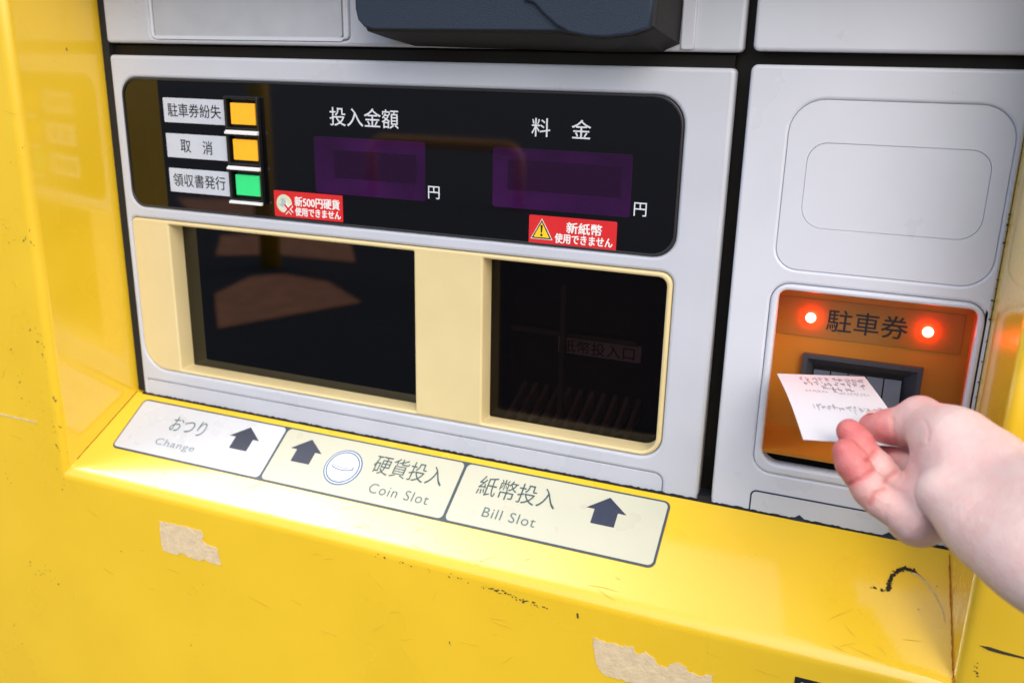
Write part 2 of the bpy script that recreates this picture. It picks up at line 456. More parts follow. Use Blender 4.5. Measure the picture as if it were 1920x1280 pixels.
# --- yellow casing: front sheet with a recess whose sides and sloping ledge are folded inwards
def casing():
    XI0, XI1, XO0, XO1 = -0.5787, 0.0657, -0.5905, 0.0720
    ZT = 0.072
    a = b = 0.0065
    loops = []
    def on_jamb(y):
        t = -y / D
        return (XI0 + (XO0 - XI0) * t, XI1 + (XO1 - XI1) * t, ZB + (ZF - ZB) * t, ZT + 0.02 * t)
    ys = [0.030, 0.0, -0.02, -0.04, -D + a]
    for y in ys:
        l = on_jamb(max(min(y, 0), -D)) if y <= 0 else on_jamb(0)
        loops.append((y, l))
    p0 = on_jamb(-D + a); p1 = on_jamb(-D)
    p2 = (XO0 - b, XO1 + b, ZF - b, ZT + 0.02 + b)
    N = 8
    for i in range(1, N + 1):
        t = i / N
        w0, w1, w2 = (1 - t) ** 2, 2 * t * (1 - t), t * t
        y = w0 * (-D + a) + (w1 + w2) * -D
        loops.append((y, tuple(w0 * q0 + w1 * q1 + w2 * q2 for q0, q1, q2 in zip(p0, p1, p2))))
    X0, X1, Z0, Z1 = -0.86, 0.34, 0.02 - ZC, 0.42
    R_ = 0.02
    loops.append((-D, (X0 + R_, X1 - R_, Z0, Z1 - R_)))
    for i in range(1, 5):
        t = math.radians(90 * i / 4)
        e = R_ * math.sin(t); dy = R_ * (1 - math.cos(t))
        loops.append((-D + dy, (X0 + R_ - e, X1 - R_ + e, Z0, Z1 - R_ + e)))
    loops.append((0.40, (X0, X1, Z0, Z1)))
    vs, fs, sm = [], [], []
    for y, (x0, x1, zb, zt) in loops:
        vs += [(x0, y, zb), (x1, y, zb), (x1, y, zt), (x0, y, zt)]
    nb = len(ys)
    for i in range(len(loops) - 1):
        for k in range(4):
            fs.append((i * 4 + k, i * 4 + (k + 1) % 4, i * 4 + 4 + (k + 1) % 4, i * 4 + 4 + k))
            sm.append(nb - 1 <= i < nb + N - 1 or nb + N <= i < nb + N + 4)
    n = (len(loops) - 1) * 4
    fs.append((n, n + 1, n + 2, n + 3)); sm.append(False)
    me = mesh_from(vs, fs)
    bm = bmesh.new(); bm.from_mesh(me)
    bm.faces.ensure_lookup_table()
    for f, s in zip(bm.faces, sm): f.smooth = s
    # the mitred corners stay sharp
    for e in bm.edges:
        u, w = e.verts[0].index, e.verts[1].index
        if abs(u - w) == 4: e.smooth = False
    bm.to_mesh(me); bm.free()
    return me
link('casing', casing(), M['yellow'], mc)
link('plinth', box_mesh(-0.84, 0.32, -0.05, 0.38, -ZC, 0.0195 - ZC), M['groove'], mc)

# --- dark frame seen in the gaps between the front panels
link('inner_frame', join([plate_mesh([rrect(-0.5787, 0.0656, -0.40, 0.071, 0), rrect(-0.540, -0.110, -0.266, -0.118, 0), rrect(-0.0560, 0.0615, -0.2515, -0.1250, 0)], panel_frame(0.0135), 0.0, 0.0125),
                          box_mesh(-0.5785, -0.0915, 0.0062, 0.0130, -0.0009, 0.0062)]), M['cavity'], mc)
link('side_gasket', box_mesh(-0.5786, -0.5715, 0.002, 0.0132, -0.279, 0.071), M['gasket'], mc)

link('gap_seal', box_mesh(-0.0897, -0.0813, -0.0008, 0.0125, -0.290, -0.2765), M['gasket'], mc)
# --- main panel
B_OUT = rrect(-0.5649, -0.1177, -0.2555, -0.1270, (0.022, 0.015, 0.008, 0.005))
D_OUT = rrect(-0.5603, -0.1187, -0.1163, -0.0182, (0.012, 0.014, 0.018, 0.014))
FLAP = rrect(-0.5655, -0.1150, -0.33, -0.2672, (0, 0, 0.006, 0.002))
def grow(pts, d):
    xs = [p[0] for p in pts]; zs = [p[1] for p in pts]
    cx, cz = (min(xs) + max(xs)) / 2, (min(zs) + max(zs)) / 2
    hx, hz = (max(xs) - min(xs)) / 2, (max(zs) - min(zs)) / 2
    return [(cx + (x - cx) * (hx + d) / hx, cz + (z - cz) * (hz + d) / hz) for x, z in pts]
mp = plate('main_panel', [rrect(-0.5705, -0.0898, -0.34, -0.0010, (0, 0, 0.003, 0.003)), grow(B_OUT, 0.0003), grow(D_OUT, 0.0008), grow(FLAP, 0.00022)],
           FP, 0.0, 0.012, 0.0024, M['grey'], mc)
# lower flap whose edge shows as a fine line
plate('access_flap', [FLAP], FP, -0.0004, 0.010, 0.0003, M['grey'], mc)

# --- display window with lettering and two dark screens
plate('display_rim', [grow(D_OUT, 0.0007), grow(D_OUT, -0.0008)], FP, 0.0007, 0.010, 0.0006, M['display_edge'], mc)
disp = plate('display_window', [grow(D_OUT, -0.0007)], FP, -0.0004, 0.008, 0.0, M['display'], mc)
FD = panel_frame(0.0004)
for it in ([('投入金額', (-0.3711, -0.3155, -0.0459, -0.0329))], [('料', (-0.2172, -0.2043, -0.0460, -0.0342)), ('金', (-0.1898, -0.1767, -0.0460, -0.0342))],
           [('円', (-0.2930, -0.2841, -0.0920, -0.0832))], [('円', (-0.1460, -0.1377, -0.0922, -0.0835))]):
    text('lettering', it, FD, 0.0003, M['white_print'], disp, bold=0.004)
for (a, b) in (((-0.3855, -0.2952, -0.0942, -0.0538), (-0.3690, -0.3022, -0.0825, -0.0626)),
               ((-0.2444, -0.1484, -0.0936, -0.0540), (-0.2334, -0.1552, -0.0815, -0.0615))):
    s = plate('price_screen', [rrect(*a, 0.002)], FD, 0.0001, 0.0002, 0.0, M['purple'], disp)
    # its darker digit field
    plate('digit_field', [rrect(*b, 0.0004)], FD, 0.0002, 0.0002, 0.0, M['purple_dark'], disp)

# --- three push buttons with their name tags
TAGS = [('駐車券紛失', (-0.5204, -0.4609, -0.0497, -0.0314), [('駐車券紛失', (-0.5162, -0.4658, -0.0453, -0.0352))], 'white tag reading 駐車券紛失'),
        ('取消', (-0.5204, -0.4607, -0.0762, -0.0580), [('取', (-0.5066, -0.4968, -0.0718, -0.0622)), ('消', (-0.4854, -0.4763, -0.0724, -0.0622))], 'white tag reading 取消'),
        ('領収書発行', (-0.5204, -0.4606, -0.1029, -0.0845), [('領収書発行', (-0.5166, -0.4662, -0.0984, -0.0882))], 'white tag reading 領収書発行')]
for _, q, items, lab in TAGS:
    t = plate('button_tag', [rrect(*q, 0.0005)], FD, 0.0012, 0.0012, 0.0002, M['tag_white'], mc, lab)
    text('lettering', items, FD, 0.0014, M['ink'], t, bold=0.002)
BT = [(-0.4557, -0.4337, -0.0485, -0.0330, 'orange_btn', 'orange push button in the top position'), (-0.4555, -0.4334, -0.0745, -0.0592, 'orange_btn', 'orange push button in the middle'),
      (-0.4553, -0.4334, -0.1008, -0.0854, 'green_btn', 'green push button')]
HB = [(-0.4585, -0.4318, -0.0508, -0.0303), (-0.4585, -0.4318, -0.0768, -0.0568), (-0.4585, -0.4318, -0.1036, -0.0832)]
bf = plate('button_frame', [rrect(-0.4604, -0.4302, -0.1066, -0.0281, 0.0010)] + [rrect(*h, 0.0004) for h in HB], FD, 0.0045, 0.0044, 0.0006, M['black_plastic'], mc)
for (z0, z1) in ((-0.0553, -0.0522), (-0.0814, -0.0786), (-0.1068, -0.1046)):
    # pale sloping ledge under each button
    me = mesh_from([(-0.4597, -0.0062, z0), (-0.4303, -0.0062, z0), (-0.4303, -0.0062, z0 + 0.0012), (-0.4597, -0.0062, z0 + 0.0012),
                    (-0.4597, -0.0036, z1), (-0.4303, -0.0036, z1), (-0.4303, -0.0036, z0), (-0.4597, -0.0036, z0)],
                   [(0, 1, 2, 3), (3, 2, 5, 4), (4, 5, 6, 7), (7, 6, 1, 0), (0, 3, 4, 7), (1, 6, 5, 2)])
    link('button_ledge', me, M['bar_white'], bf)
for x0, x1, z0, z1, m_, lab in BT:
    plate('push_button', [rrect(x0, x1, z0, z1, 0.0006)], FD, 0.0030, 0.0028, 0.0005, M[m_], mc, lab)

# --- red warning stickers
s1 = plate('warning_sticker', [rrect(-0.4226, -0.3627, -0.1145, -0.0951, 0.0008)], FD, 0.0006, 0.0004, 0.0, M['red'], mc, 'red sticker with a crossed-out coin')
text('lettering', [('新500円硬貨', (-0.4040, -0.3652, -0.1058, -0.0985)), ('使用できません', (-0.4040, -0.3645, -0.1128, -0.1066))], FD, 0.0008, M['white'], s1, strikes=((-.0002, 0), (.0002, 0), (0, .00015), (0, -.00015)))
plate('coin_emblem', [ring_outline(-0.4136, -0.1046, 0.0068)], FD, 0.0008, 0.0002, 0.0, M['coin_pale'], s1)
plate('coin_figure', [[(-0.4165, -0.1010), (-0.4140, -0.1005), (-0.4118, -0.1030), (-0.4128, -0.1052), (-0.4150, -0.1075), (-0.4178, -0.1058), (-0.4158, -0.1040)]], FD, 0.0009, 0.0002, 0.0, M['coin_grey'], s1)
def bar2(x0, z0, x1, z1, w):
    d = Vector((x1 - x0, z1 - z0)).normalized(); n = Vector((-d.y, d.x)) * w / 2
    return [(x0 + n.x, z0 + n.y), (x0 - n.x, z0 - n.y), (x1 - n.x, z1 - n.y), (x1 + n.x, z1 + n.y)]
for w_, h_, m_, nm_ in ((0.0030, 0.0010, 'white', 'cross_outline'), (0.0015, 0.0012, 'red', 'cross_mark')):
    link(nm_, join([plate_mesh([bar2(-0.4131, -0.1052, -0.4066, -0.1116, w_)], FD, h_, 0.0002), plate_mesh([bar2(-0.4066, -0.1052, -0.4131, -0.1116, w_)], FD, h_ + .0001, 0.0002)]), M[m_], s1)
s2 = plate('warning_sticker', [rrect(-0.2171, -0.1563, -0.1163, -0.0970, 0.0010)], FD, 0.0006, 0.0004, 0.0, M['red'], mc, 'red sticker with a yellow warning triangle')
text('lettering', [('新紙幣', (-0.1905, -0.1662, -0.1072, -0.0999)), ('使用できません', (-0.1984, -0.1588, -0.1142, -0.1078))], FD, 0.0008, M['white'], s2, strikes=((-.0002, 0), (.0002, 0), (0, .00015), (0, -.00015)))
def tri(cx, cz, s): return [(cx - 0.0071 * s, cz - 0.0043 * s), (cx + 0.0071 * s, cz - 0.0043 * s), (cx, cz + 0.0083 * s)]
for k, (sc_, m_) in enumerate(((1.10, 'white'), (1.0, 'ink'), (0.80, 'warn_yellow'))):
    plate(('triangle_border', 'triangle_outline', 'warning_triangle')[k], [tri(-0.2079, -0.1081, sc_)], FD, 0.0008 + k * .0001, 0.0002, 0.0, M[m_], s2)
link('exclamation_mark', join([plate_mesh([[(-0.2087, -0.1033), (-0.2071, -0.1033), (-0.2075, -0.1084), (-0.2083, -0.1084)]], FD, 0.0011, 0.0002),
                               plate_mesh([ring_outline(-0.2079, -0.1099, 0.0009, 14)], FD, 0.0011, 0.0002)]), M['ink'], s2)

# --- beige surround with two smoked windows
W1 = rrect(-0.5270, -0.3048, -0.2527, -0.1303, 0.0010)
W2 = rrect(-0.2507, -0.1213, -0.2527, -0.1303, (0.0010, 0.012, 0.006, 0.0010))
plate('window_surround', [B_OUT, W1, W2], FP, 0.0002, 0.0170, 0.0016, M['beige'], mc)
def window_cell(name, outline, y, glass, lab):
    g = plate(name, [outline], panel_frame(y), 0.0, 0.002, 0.0, glass, mc, lab)
    return g
window_cell('smoked_window', grow(W1, 0.0015), 0.0160, M['glass_coin'], 'large dark window on the left')
window_cell('smoked_window', grow(W2, 0.0015), 0.0160, M['glass_bill'], 'smaller dark window with rounded right corners')
# hollow behind the glass: each window has its own dark tray
link('coin_tray', open_box(-0.535, -0.298, 0.0185, 0.085, -0.262, -0.262, -0.122), M['inside'], mc)
bt = link('bill_tray', open_box(-0.258, -0.115, 0.0185, 0.075, -0.258, -0.258, -0.122), M['inside'], mc)
BX = 0.044
FB = panel_frame(BX)
kb = (0.5625 + BX) / 0.5925                    # the label was measured 30 mm behind the panel face
lb = plate('bill_label', [rrect(-0.2037 * kb, -0.1424 * kb, -0.2000 * kb, -0.1876 * kb, 0.0005)], FB, 0.0, 0.001, 0.0, M['inside_label'], mc)
text('lettering', [('紙幣投入口', (-0.2010 * kb, -0.1469 * kb, -0.1988 * kb, -0.1892 * kb))], FB, 0.0004, M['ink'], lb, bold=0.004)
link('guide_rail', join([box_mesh(-0.2035, -0.2000, BX - 0.012, BX - 0.006, -0.245, -0.150), box_mesh(-0.245, -0.148, BX - 0.004, BX + 0.002, -0.1915, -0.1880)]), M['inside_mid'], mc)
for i in range(11):
    x = -0.243 + i * 0.0092
    link('guide_tooth', mesh_from([(x, BX - 0.020, -0.2565), (x + 0.003, BX - 0.020, -0.2565), (x + 0.003, BX + 0.02, -0.2565), (x, BX + 0.02, -0.2565),
                                   (x, BX + 0.02, -0.239), (x + 0.003, BX + 0.02, -0.239)], [(0, 1, 2, 3), (3, 2, 5, 4), (4, 5, 1, 0), (0, 3, 4), (1, 5, 2)]), M['tooth'], mc)

# --- ticket panel on the right
RO = rrect(-0.0563, 0.0630, -0.2515, -0.1258, 0.0115)
RI = rrect(-0.0518, 0.0590, -0.2452, -0.1297, (0.011, 0.010, 0.0055, 0.0055))
BIG = rrect(-0.0561, 0.0618, -0.1165, -0.0171, (0.013, 0.016, 0.019, 0.019))
INN = rrect(-0.0441, 0.0526, -0.0906, -0.0411, (0.0125, 0.0125, 0.011, 0.011))
tp = plate('ticket_panel', [rrect(-0.0812, 0.0655, -0.34, 0.0015, (0, 0, 0.003, 0.004)), grow(RO, 0.00022), grow(BIG, 0.0001)], FP, 0.0, 0.012, 0.0020, M['grey_light'], mc)
plate('cover_plate', [BIG, grow(INN, 0.0002)], FP, -0.0002, 0.010, 0.00015, M['grey_light'], mc)
plate('inset_plate', [INN], FP, -0.0006, 0.010, 0.00015, M['grey_light'], mc)
plate('recess_rim', [RO, RI], FP, 0.0006, 0.010, 0.0018, M['grey_light'], mc)
# orange recess
rx0, rx1 = -0.0545, 0.0600
SX0, SX1, SZ0, SZ1 = -0.0348, 0.0368, -0.2085, -0.1760
def recess_mesh():
    a, b, c, d, y = rx0, rx1, -0.2290, -0.1265, RD
    v = [(a, 0.0092, -0.2345), (b, 0.0092, -0.2345), (b, 0.0092, d), (a, 0.0092, d), (a, y, c), (b, y, c), (b, y, d), (a, y, d),
         (SX0 + .001, y, SZ0 + .001), (SX1 - .001, y, SZ0 + .001), (SX1 - .001, y, SZ1 - .001), (SX0 + .001, y, SZ1 - .001)]
    f = [(3, 7, 6, 2), (0, 4, 7, 3), (1, 2, 6, 5), (4, 5, 9, 8), (5, 6, 10, 9), (6, 7, 11, 10), (7, 4, 8, 11)]
    me = bpy.data.meshes.new("m"); me.from_pydata(v, [], f); me.update()
    return me
recess = link('ticket_recess', recess_mesh(), M['orange'], mc)
link('recess_floor', mesh_from([(rx0, 0.0018, -0.2360), (rx1, 0.0018, -0.2360), (rx1, RD, -0.2288), (rx0, RD, -0.2288),
                                (rx0, 0.0018, -0.2385), (rx1, 0.0018, -0.2385)], [(0, 1, 2, 3), (0, 4, 5, 1)]), M['orange'], recess)
link('return_slot', open_box(rx0, rx1, 0.0093, 0.028, -0.250, -0.250, -0.2386), M['black_plastic'], mc)
lab = plate('ticket_label', [rrect(-0.0536, 0.0556, -0.1655, -0.1402, 0.0012)], FR, 0.0006, 0.0005, 0.0002, M['orange_label'], mc)
text('lettering', [('駐車券', (-0.0232, 0.0247, -0.1603, -0.1456))], FR, 0.0008, M['ink'], lab, bold=0.006)
for x, z in ((-0.0330, -0.1523), (0.0359, -0.1528)):
    bm = bmesh.new()
    bmesh.ops.create_uvsphere(bm, u_segments=20, v_segments=12, radius=0.0033)
    for v in bm.verts: v.co = Vector((v.co.x + x, v.co.y * .8 + RD - 0.0028, v.co.z + z))
    for f_ in bm.faces: f_.smooth = True
    me = bpy.data.meshes.new("m"); bm.to_mesh(me); bm.free()
    link('led', me, M['led'], mc)
# ticket slot: dark grey mouth with bevelled throat and a blue-grey flap
IX0, IX1, IZ0, IZ1 = -0.0282, 0.0268, -0.2040, -0.1858
slot = link('ticket_slot', mesh_from(
    [(SX0, RD - .001, SZ0), (SX1, RD - .001, SZ0), (SX1, RD - .001, SZ1), (SX0, RD - .001, SZ1),
     (SX0, RD - .005, SZ0), (SX1, RD - .005, SZ0), (SX1, RD - .005, SZ1), (SX0, RD - .005, SZ1),
     (SX0 + .003, RD - .005, SZ0 + .002), (SX1 - .003, RD - .005, SZ0 + .002), (SX1 - .003, RD - .005, SZ1 - .0025), (SX0 + .003, RD - .005, SZ1 - .0025),
     (IX0, RD + .004, IZ0), (IX1, RD + .004, IZ0), (IX1, RD + .004, IZ1), (IX0, RD + .004, IZ1)],
    [(0, 1, 5, 4), (1, 2, 6, 5), (2, 3, 7, 6), (3, 0, 4, 7), (4, 5, 9, 8), (5, 6, 10, 9), (6, 7, 11, 10), (7, 4, 8, 11),
     (8, 9, 13, 12), (9, 10, 14, 13), (10, 11, 15, 14), (11, 8, 12, 15)]), M['slot_grey'], mc)
# cut the recess wall free behind the slot: the throat is a dark pocket of its own standing proud of it
link('throat', mesh_from([(IX0, RD + .0038, IZ0), (IX1, RD + .0038, IZ0), (IX1, RD + .0038, IZ1), (IX0, RD + .0038, IZ1)], [(0, 1, 2, 3)]), M['groove'], slot)
xs = [IX0 + .0008 + i * 0.0108 for i in range(5)]
for i, x in enumerate(xs):
    w = 0.0100
    link('slot_tab', mesh_from([(x, RD - .0045, IZ0 - .0005), (x + w, RD - .0045, IZ0 - .0005), (x + w, RD + .0032, IZ1 - .0022), (x, RD + .0032, IZ1 - .0022),
                                (x, RD - .0040, IZ0 - .0030), (x + w, RD - .0040, IZ0 - .0030)], [(0, 1, 2, 3), (0, 4, 5, 1)]), M['slot_blue'], slot)
for x in (-0.0160, 0.0160):
    link('slot_bracket', box_mesh(x, x + .0035, RD - .0042, RD - .0008, -0.2120, -0.2086), M['slot_grey'], slot)

# --- half-hidden sign at the foot of the ticket panel
fs_ = plate('foot_sign', [rrect(-0.0558, 0.0560, -0.33, -0.2652, 0.004)], FP, 0.0004, 0.0004, 0.0, M['navy_ink'], mc, 'white sign half hidden behind the ledge')
FS2 = panel_frame(-0.0004)
plate('sign_face', [rrect(-0.0548, 0.0550, -0.33, -0.2662, 0.0032)], FS2, 0.0003, 0.0004, 0.0, M['sign_white'], fs_)
def arrow(cx, v0, s=1.0):
    return [(cx + x * s, v0 + y * s) for x, y in ((0, 0), (-.0142, -.0108), (-.0083, -.0108), (-.0083, -.0219), (.0083, -.0219), (.0083, -.0108), (.0142, -.0108))]
for cx in (-0.0236, 0.0305):
    plate('arrow', [arrow(cx, -0.2768)], FS2, 0.0006, 0.0003, 0.0, M['navy_ink'], fs_)

# --- sloping-ledge signs
strip = plate('sign_border', [rrect(-0.5655, -0.1062, -0.0564, -0.0056, 0.0050)], FL, 0.0005, 0.0004, 0.0, M['strip'], mc)
SG = [('white_sign', -0.5640, -0.4180, 'sign_white', 'white sign reading おつり Change'), ('cream_sign', -0.4158, -0.2602, 'sign_cream', 'cream sign reading 硬貨投入 Coin Slot'),
      ('cream_sign', -0.2578, -0.1078, 'sign_cream', 'cream sign reading 紙幣投入 Bill Slot')]
sg = []
for nm, x0, x1, m_, lb_ in SG:
    sg.append(plate('sign_plate', [rrect(x0, x1, -0.0548, -0.0071, 0.0036)], FL, 0.0008, 0.0004, 0.0, M[m_], mc, lb_))
H = 0.0010
text('lettering', [('おつり', (-0.5232, -0.4888, -0.0308, -0.0164))], FL, H, M['grey_teal'], sg[0], bold=-0.002)
text('small_lettering', [('Change', (-0.5272, -0.4874, -0.0474, -0.0394))], FL, H, M['pale_teal'], sg[0], bold=0.0, gap=1.1)
plate('arrow', [arrow(-0.4497, -0.0130)], FL, H, 0.0003, 0.0, M['navy_ink'], sg[0])
plate('arrow', [arrow(-0.3908, -0.0130)], FL, H, 0.0003, 0.0, M['navy_ink'], sg[1])
plate('coin_outline', [ring_outline(-0.3535, -0.0312, 0.0156, 64)], FL, H, 0.0003, 0.0, M['blue_line'], sg[1])
plate('coin_rim', [ring_outline(-0.3535, -0.0312, 0.0145, 64)], FL, H + .0002, 0.0003, 0.0, M['white'], sg[1])
plate('coin_ring', [ring_outline(-0.3535, -0.0312, 0.0137, 64), ring_outline(-0.3535, -0.0312, 0.0126, 64)], FL, H + .0004, 0.0003, 0.0, M['blue_line'], sg[1])
def slot_arc(w, t, dz=0.0):
    n = 12
    up = [(-0.3535 + w * (i / n * 2 - 1), -0.0312 + dz - 0.0016 * (1 - (i / n * 2 - 1) ** 2) + t) for i in range(n + 1)]
    dn = [(x, y - 2 * t) for x, y in up]
    return up + dn[::-1]
plate('coin_slot_mark', [slot_arc(0.0092, 0.0014)], FL, H + .0004, 0.0003, 0.0, M['blue_line'], sg[1])
plate('coin_slot_fill', [slot_arc(0.0084, 0.0006)], FL, H + .0006, 0.0003, 0.0, M['white'], sg[1])
text('lettering', [('硬貨投入', (-0.3300, -0.2714, -0.0306, -0.0142))], FL, H, M['teal_ink'], sg[1], bold=-0.003)
text('small_lettering', [('Coin Slot', (-0.3246, -0.2753, -0.0470, -0.0388))], FL, H, M['grey_teal'], sg[1], bold=-0.003, gap=1.12)
text('lettering', [('紙幣投入', (-0.2434, -0.1836, -0.0302, -0.0140))], FL, H, M['teal_ink'], sg[2], bold=-0.003)
text('small_lettering', [('Bill Slot', (-0.2325, -0.1928, -0.0464, -0.0386))], FL, H, M['grey_teal'], sg[2], bold=-0.003, gap=1.12)
plate('arrow', [arrow(-0.1476, -0.0118)], FL, H, 0.0003, 0.0, M['navy_ink'], sg[2])

# --- upper panels
PL = rrect(-0.5270, -0.3527, 0.0119, 0.062, (0.0035, 0.0035, 0.001, 0.001))
up = plate('upper_panel', [rrect(-0.5713, -0.0870, 0.0078, 0.070, (0.003, 0.003, 0, 0)), PL], FP, 0.0, 0.012, 0.0022, M['grey'], mc, 'grey upper panel on the left')
plate('plate_border', [grow(PL, -0.0003), rrect(-0.5235, -0.3573, 0.0125, 0.0605, (0.003, 0.0026, 0.001, 0.001))], FP, 0.0010, 0.010, 0.0014, M['grey_light'], mc)
plate('metal_plate', [rrect(-0.5222, -0.3584, 0.0132, 0.059, (0.0024, 0.0024, 0.001, 0.001))], FP, 0.0004, 0.009, 0.0004, M['plate_metal'], mc)
plate('upper_panel', [rrect(-0.0812, 0.0655, 0.0088, 0.070, (0.0035, 0.0035, 0, 0))], FP, 0.0, 0.012, 0.0022, M['grey_light'], mc, 'pale upper panel on the right')
plate('trim_strip', [rrect(-0.1232, -0.1150, 0.0089, 0.068, (0.002, 0.002, 0, 0))], FP, 0.0022, 0.003, 0.0008, M['grey'], mc)

# --- dark textured cover over the upper slot
def cover_mesh():
    """tapered hood: base outline on the panel, smaller front face"""
    base = [(-0.3300, 0.0300), (-0.3230, 0.0135), (-0.3022, 0.0086), (-0.2000, 0.0074), (-0.1667, 0.0068), (-0.1348, 0.0074), (-0.1240, 0.0118), (-0.1236, 0.0320), (-0.1236, 0.066), (-0.3300, 0.066)]
    front = [(-0.3240, 0.0290), (-0.3160, 0.0168), (-0.3050, 0.0166), (-0.1880, 0.0165), (-0.1600, 0.0138), (-0.1400, 0.0160), (-0.1305, 0.0200), (-0.1300, 0.0320), (-0.1300, 0.062), (-0.3240, 0.062)]
    Y = -0.038
    n = len(base)
    vs = [(x, 0.001, z) for x, z in base] + [(x, Y, z) for x, z in front]
    fs = [(i, (i + 1) % n, n + (i + 1) % n, n + i) for i in range(n)] + [tuple(range(n)), tuple(range(n, 2 * n))]
    me = mesh_from(vs, fs)
    bm = bmesh.new(); bm.from_mesh(me)
    es = [e for e in bm.edges if all(v.co.y < Y + 1e-5 for v in e.verts)] 
    bmesh.ops.bevel(bm, geom=es, offset=0.0022, segments=3, affect='EDGES', profile=0.5)
    bm.to_mesh(me); bm.free()
    return me
cv = link('slot_cover', cover_mesh(), M['cover_dark'], mc)
plate('cover_face', [[(-0.3236, 0.0300), (-0.3220, 0.0235), (-0.3175, 0.0192), (-0.3110, 0.0176), (-0.1880, 0.0176), (-0.1760, 0.0158), (-0.1600, 0.0148), (-0.1420, 0.0168), (-0.1320, 0.0205), (-0.1312, 0.0320), (-0.1312, 0.060), (-0.3236, 0.060)]],
      panel_frame(-0.038), 0.0008, 0.003, 0.0012, M['cover'], cv)
# swooping raised lens of the cover
sw = [(-0.2085, 0.0345), (-0.2020, 0.0325), (-0.1960, 0.0268), (-0.1880, 0.0205), (-0.1800, 0.0166), (-0.1690, 0.0146), (-0.1580, 0.0142), (-0.1440, 0.0158), (-0.1325, 0.0195), (-0.1316, 0.0320), (-0.1316, 0.058), (-0.1980, 0.058), (-0.2060, 0.050)]
plate('cover_lens', [sw], panel_frame(-0.038), 0.0034, 0.005, 0.0016, M['cover'], cv)

# --- dirt, rust, scuffs and tape residue on the yellow paint
def ragged_strip(x0, x1, z0, z1, jit, seed):
    rnd = random.Random(seed); n = int((x1 - x0) / 0.0018)
    top = [(x0 + (x1 - x0) * i / n, z1 + rnd.uniform(-jit, jit)) for i in range(n + 1)]
    return [(x0, z0), (x1, z0)] + top[::-1]
plate('ledge_gasket', [ragged_strip(-0.572, 0.0655, -0.2830, -0.2795, 0.00045, 17)], FP, 0.0009, 0.001, 0.0, M['gasket'], mc)

def blotch(pts, fr, h, n=2, jit=0.0006, seed=1):
    """ragged outline from control points"""
    rnd = random.Random(seed)
    out = []
    for p, q in zip(pts, pts[1:] + pts[:1]):
        L_ = math.hypot(q[0] - p[0], q[1] - p[1]); k = max(2, int(L_ / 0.0016))
        for i in range(k):
            t = i / k
            out.append((p[0] + (q[0] - p[0]) * t + rnd.uniform(-jit, jit), p[1] + (q[1] - p[1]) * t + rnd.uniform(-jit, jit)))
    return plate_mesh([out], fr, h, 0.0003)
RES1 = [(-0.4952, -0.3518), (-0.475, -0.3509), (-0.4545, -0.3508), (-0.4528, -0.3556), (-0.4546, -0.3593), (-0.4484, -0.3624), (-0.4404, -0.3619), (-0.4395, -0.3675), (-0.4371, -0.3768), (-0.4469, -0.3772), (-0.4533, -0.3755), (-0.4587, -0.3781), (-0.4689, -0.3773), (-0.4761, -0.375), (-0.481, -0.3782), (-0.4945, -0.3774), (-0.4959, -0.3704)]
RES2 = [(-0.1376, -0.3563), (-0.1254, -0.3562), (-0.1103, -0.3552), (-0.1085, -0.3598), (-0.1021, -0.3561), (-0.0959, -0.3594), (-0.0942, -0.3631), (-0.0883, -0.3639), (-0.0815, -0.3576), (-0.0762, -0.3602), (-0.0724, -0.3632), (-0.0653, -0.3627), (-0.06, -0.3594), (-0.0591, -0.3661), (-0.0523, -0.367), (-0.0572, -0.3753), (-0.0943, -0.3838), (-0.1094, -0.3819), (-0.1186, -0.381), (-0.1294, -0.3808), (-0.1337, -0.3742), (-0.1364, -0.3654)]
link('tape_residue', blotch(RES1, FF, 0.0004, jit=0.0005, seed=3), M['residue'], mc, 'torn pale tape remnant below the white sign')
link('tape_residue', blotch(RES2, FF, 0.0004, jit=0.0009, seed=5), M['residue'], mc, 'torn tan tape remnant at the lower right')
nt_ = plate('notice_sticker', [rrect(-0.0116, 0.075, -0.395, -0.3463, 0.0006)], FF, 0.0004, 0.0004, 0.0, M['ink'], mc)
plate('sticker_border', [rrect(-0.0080, 0.071, -0.391, -0.3492, 0.0004), rrect(-0.0068, 0.070, -0.390, -0.3506, 0.0004)], FF, 0.0006, 0.0003, 0.0, M['white'], nt_)

def specks(path, fr, h, n, spread, size, seed):
    rnd = random.Random(seed); ms = []
    seg = [(p, q) for p, q in zip(path, path[1:])]
    for _ in range(n):
        p, q = rnd.choice(seg); t = rnd.random()
        x = p[0] + (q[0] - p[0]) * t + rnd.gauss(0, spread); y = p[1] + (q[1] - p[1]) * t + rnd.gauss(0, spread)
        s = size * rnd.uniform(.3, 1.2); a0 = rnd.uniform(0, 6.28); st = rnd.uniform(.35, 1.0)
        ms.append(plate_mesh([[(x + s * math.cos(a0 + k * 1.05) * rnd.uniform(.6, 1.1), y + s * st * math.sin(a0 + k * 1.05) * rnd.uniform(.6, 1.1)) for k in range(6)]], fr, h, 0.0002))
    return ms
ARC = [(0.0336, -0.0371), (0.0339, -0.0299), (0.0369, -0.0227), (0.0418, -0.0194), (0.0473, -0.0202), (0.0536, -0.0251)]
ms = specks(ARC[:5], FL, 0.0005, 300, 0.00055, 0.0008, 11) + specks([(0.0232, -0.0365), (0.0330, -0.0372)], FL, 0.0005, 10, 0.0006, 0.0008, 12)
ribbon = [(0.0338, -0.0345), (0.0343, -0.0300), (0.0355, -0.0262), (0.0374, -0.0228), (0.0400, -0.0205), (0.0430, -0.0197), (0.0462, -0.0201), (0.0500, -0.0221), (0.0535, -0.0252)]
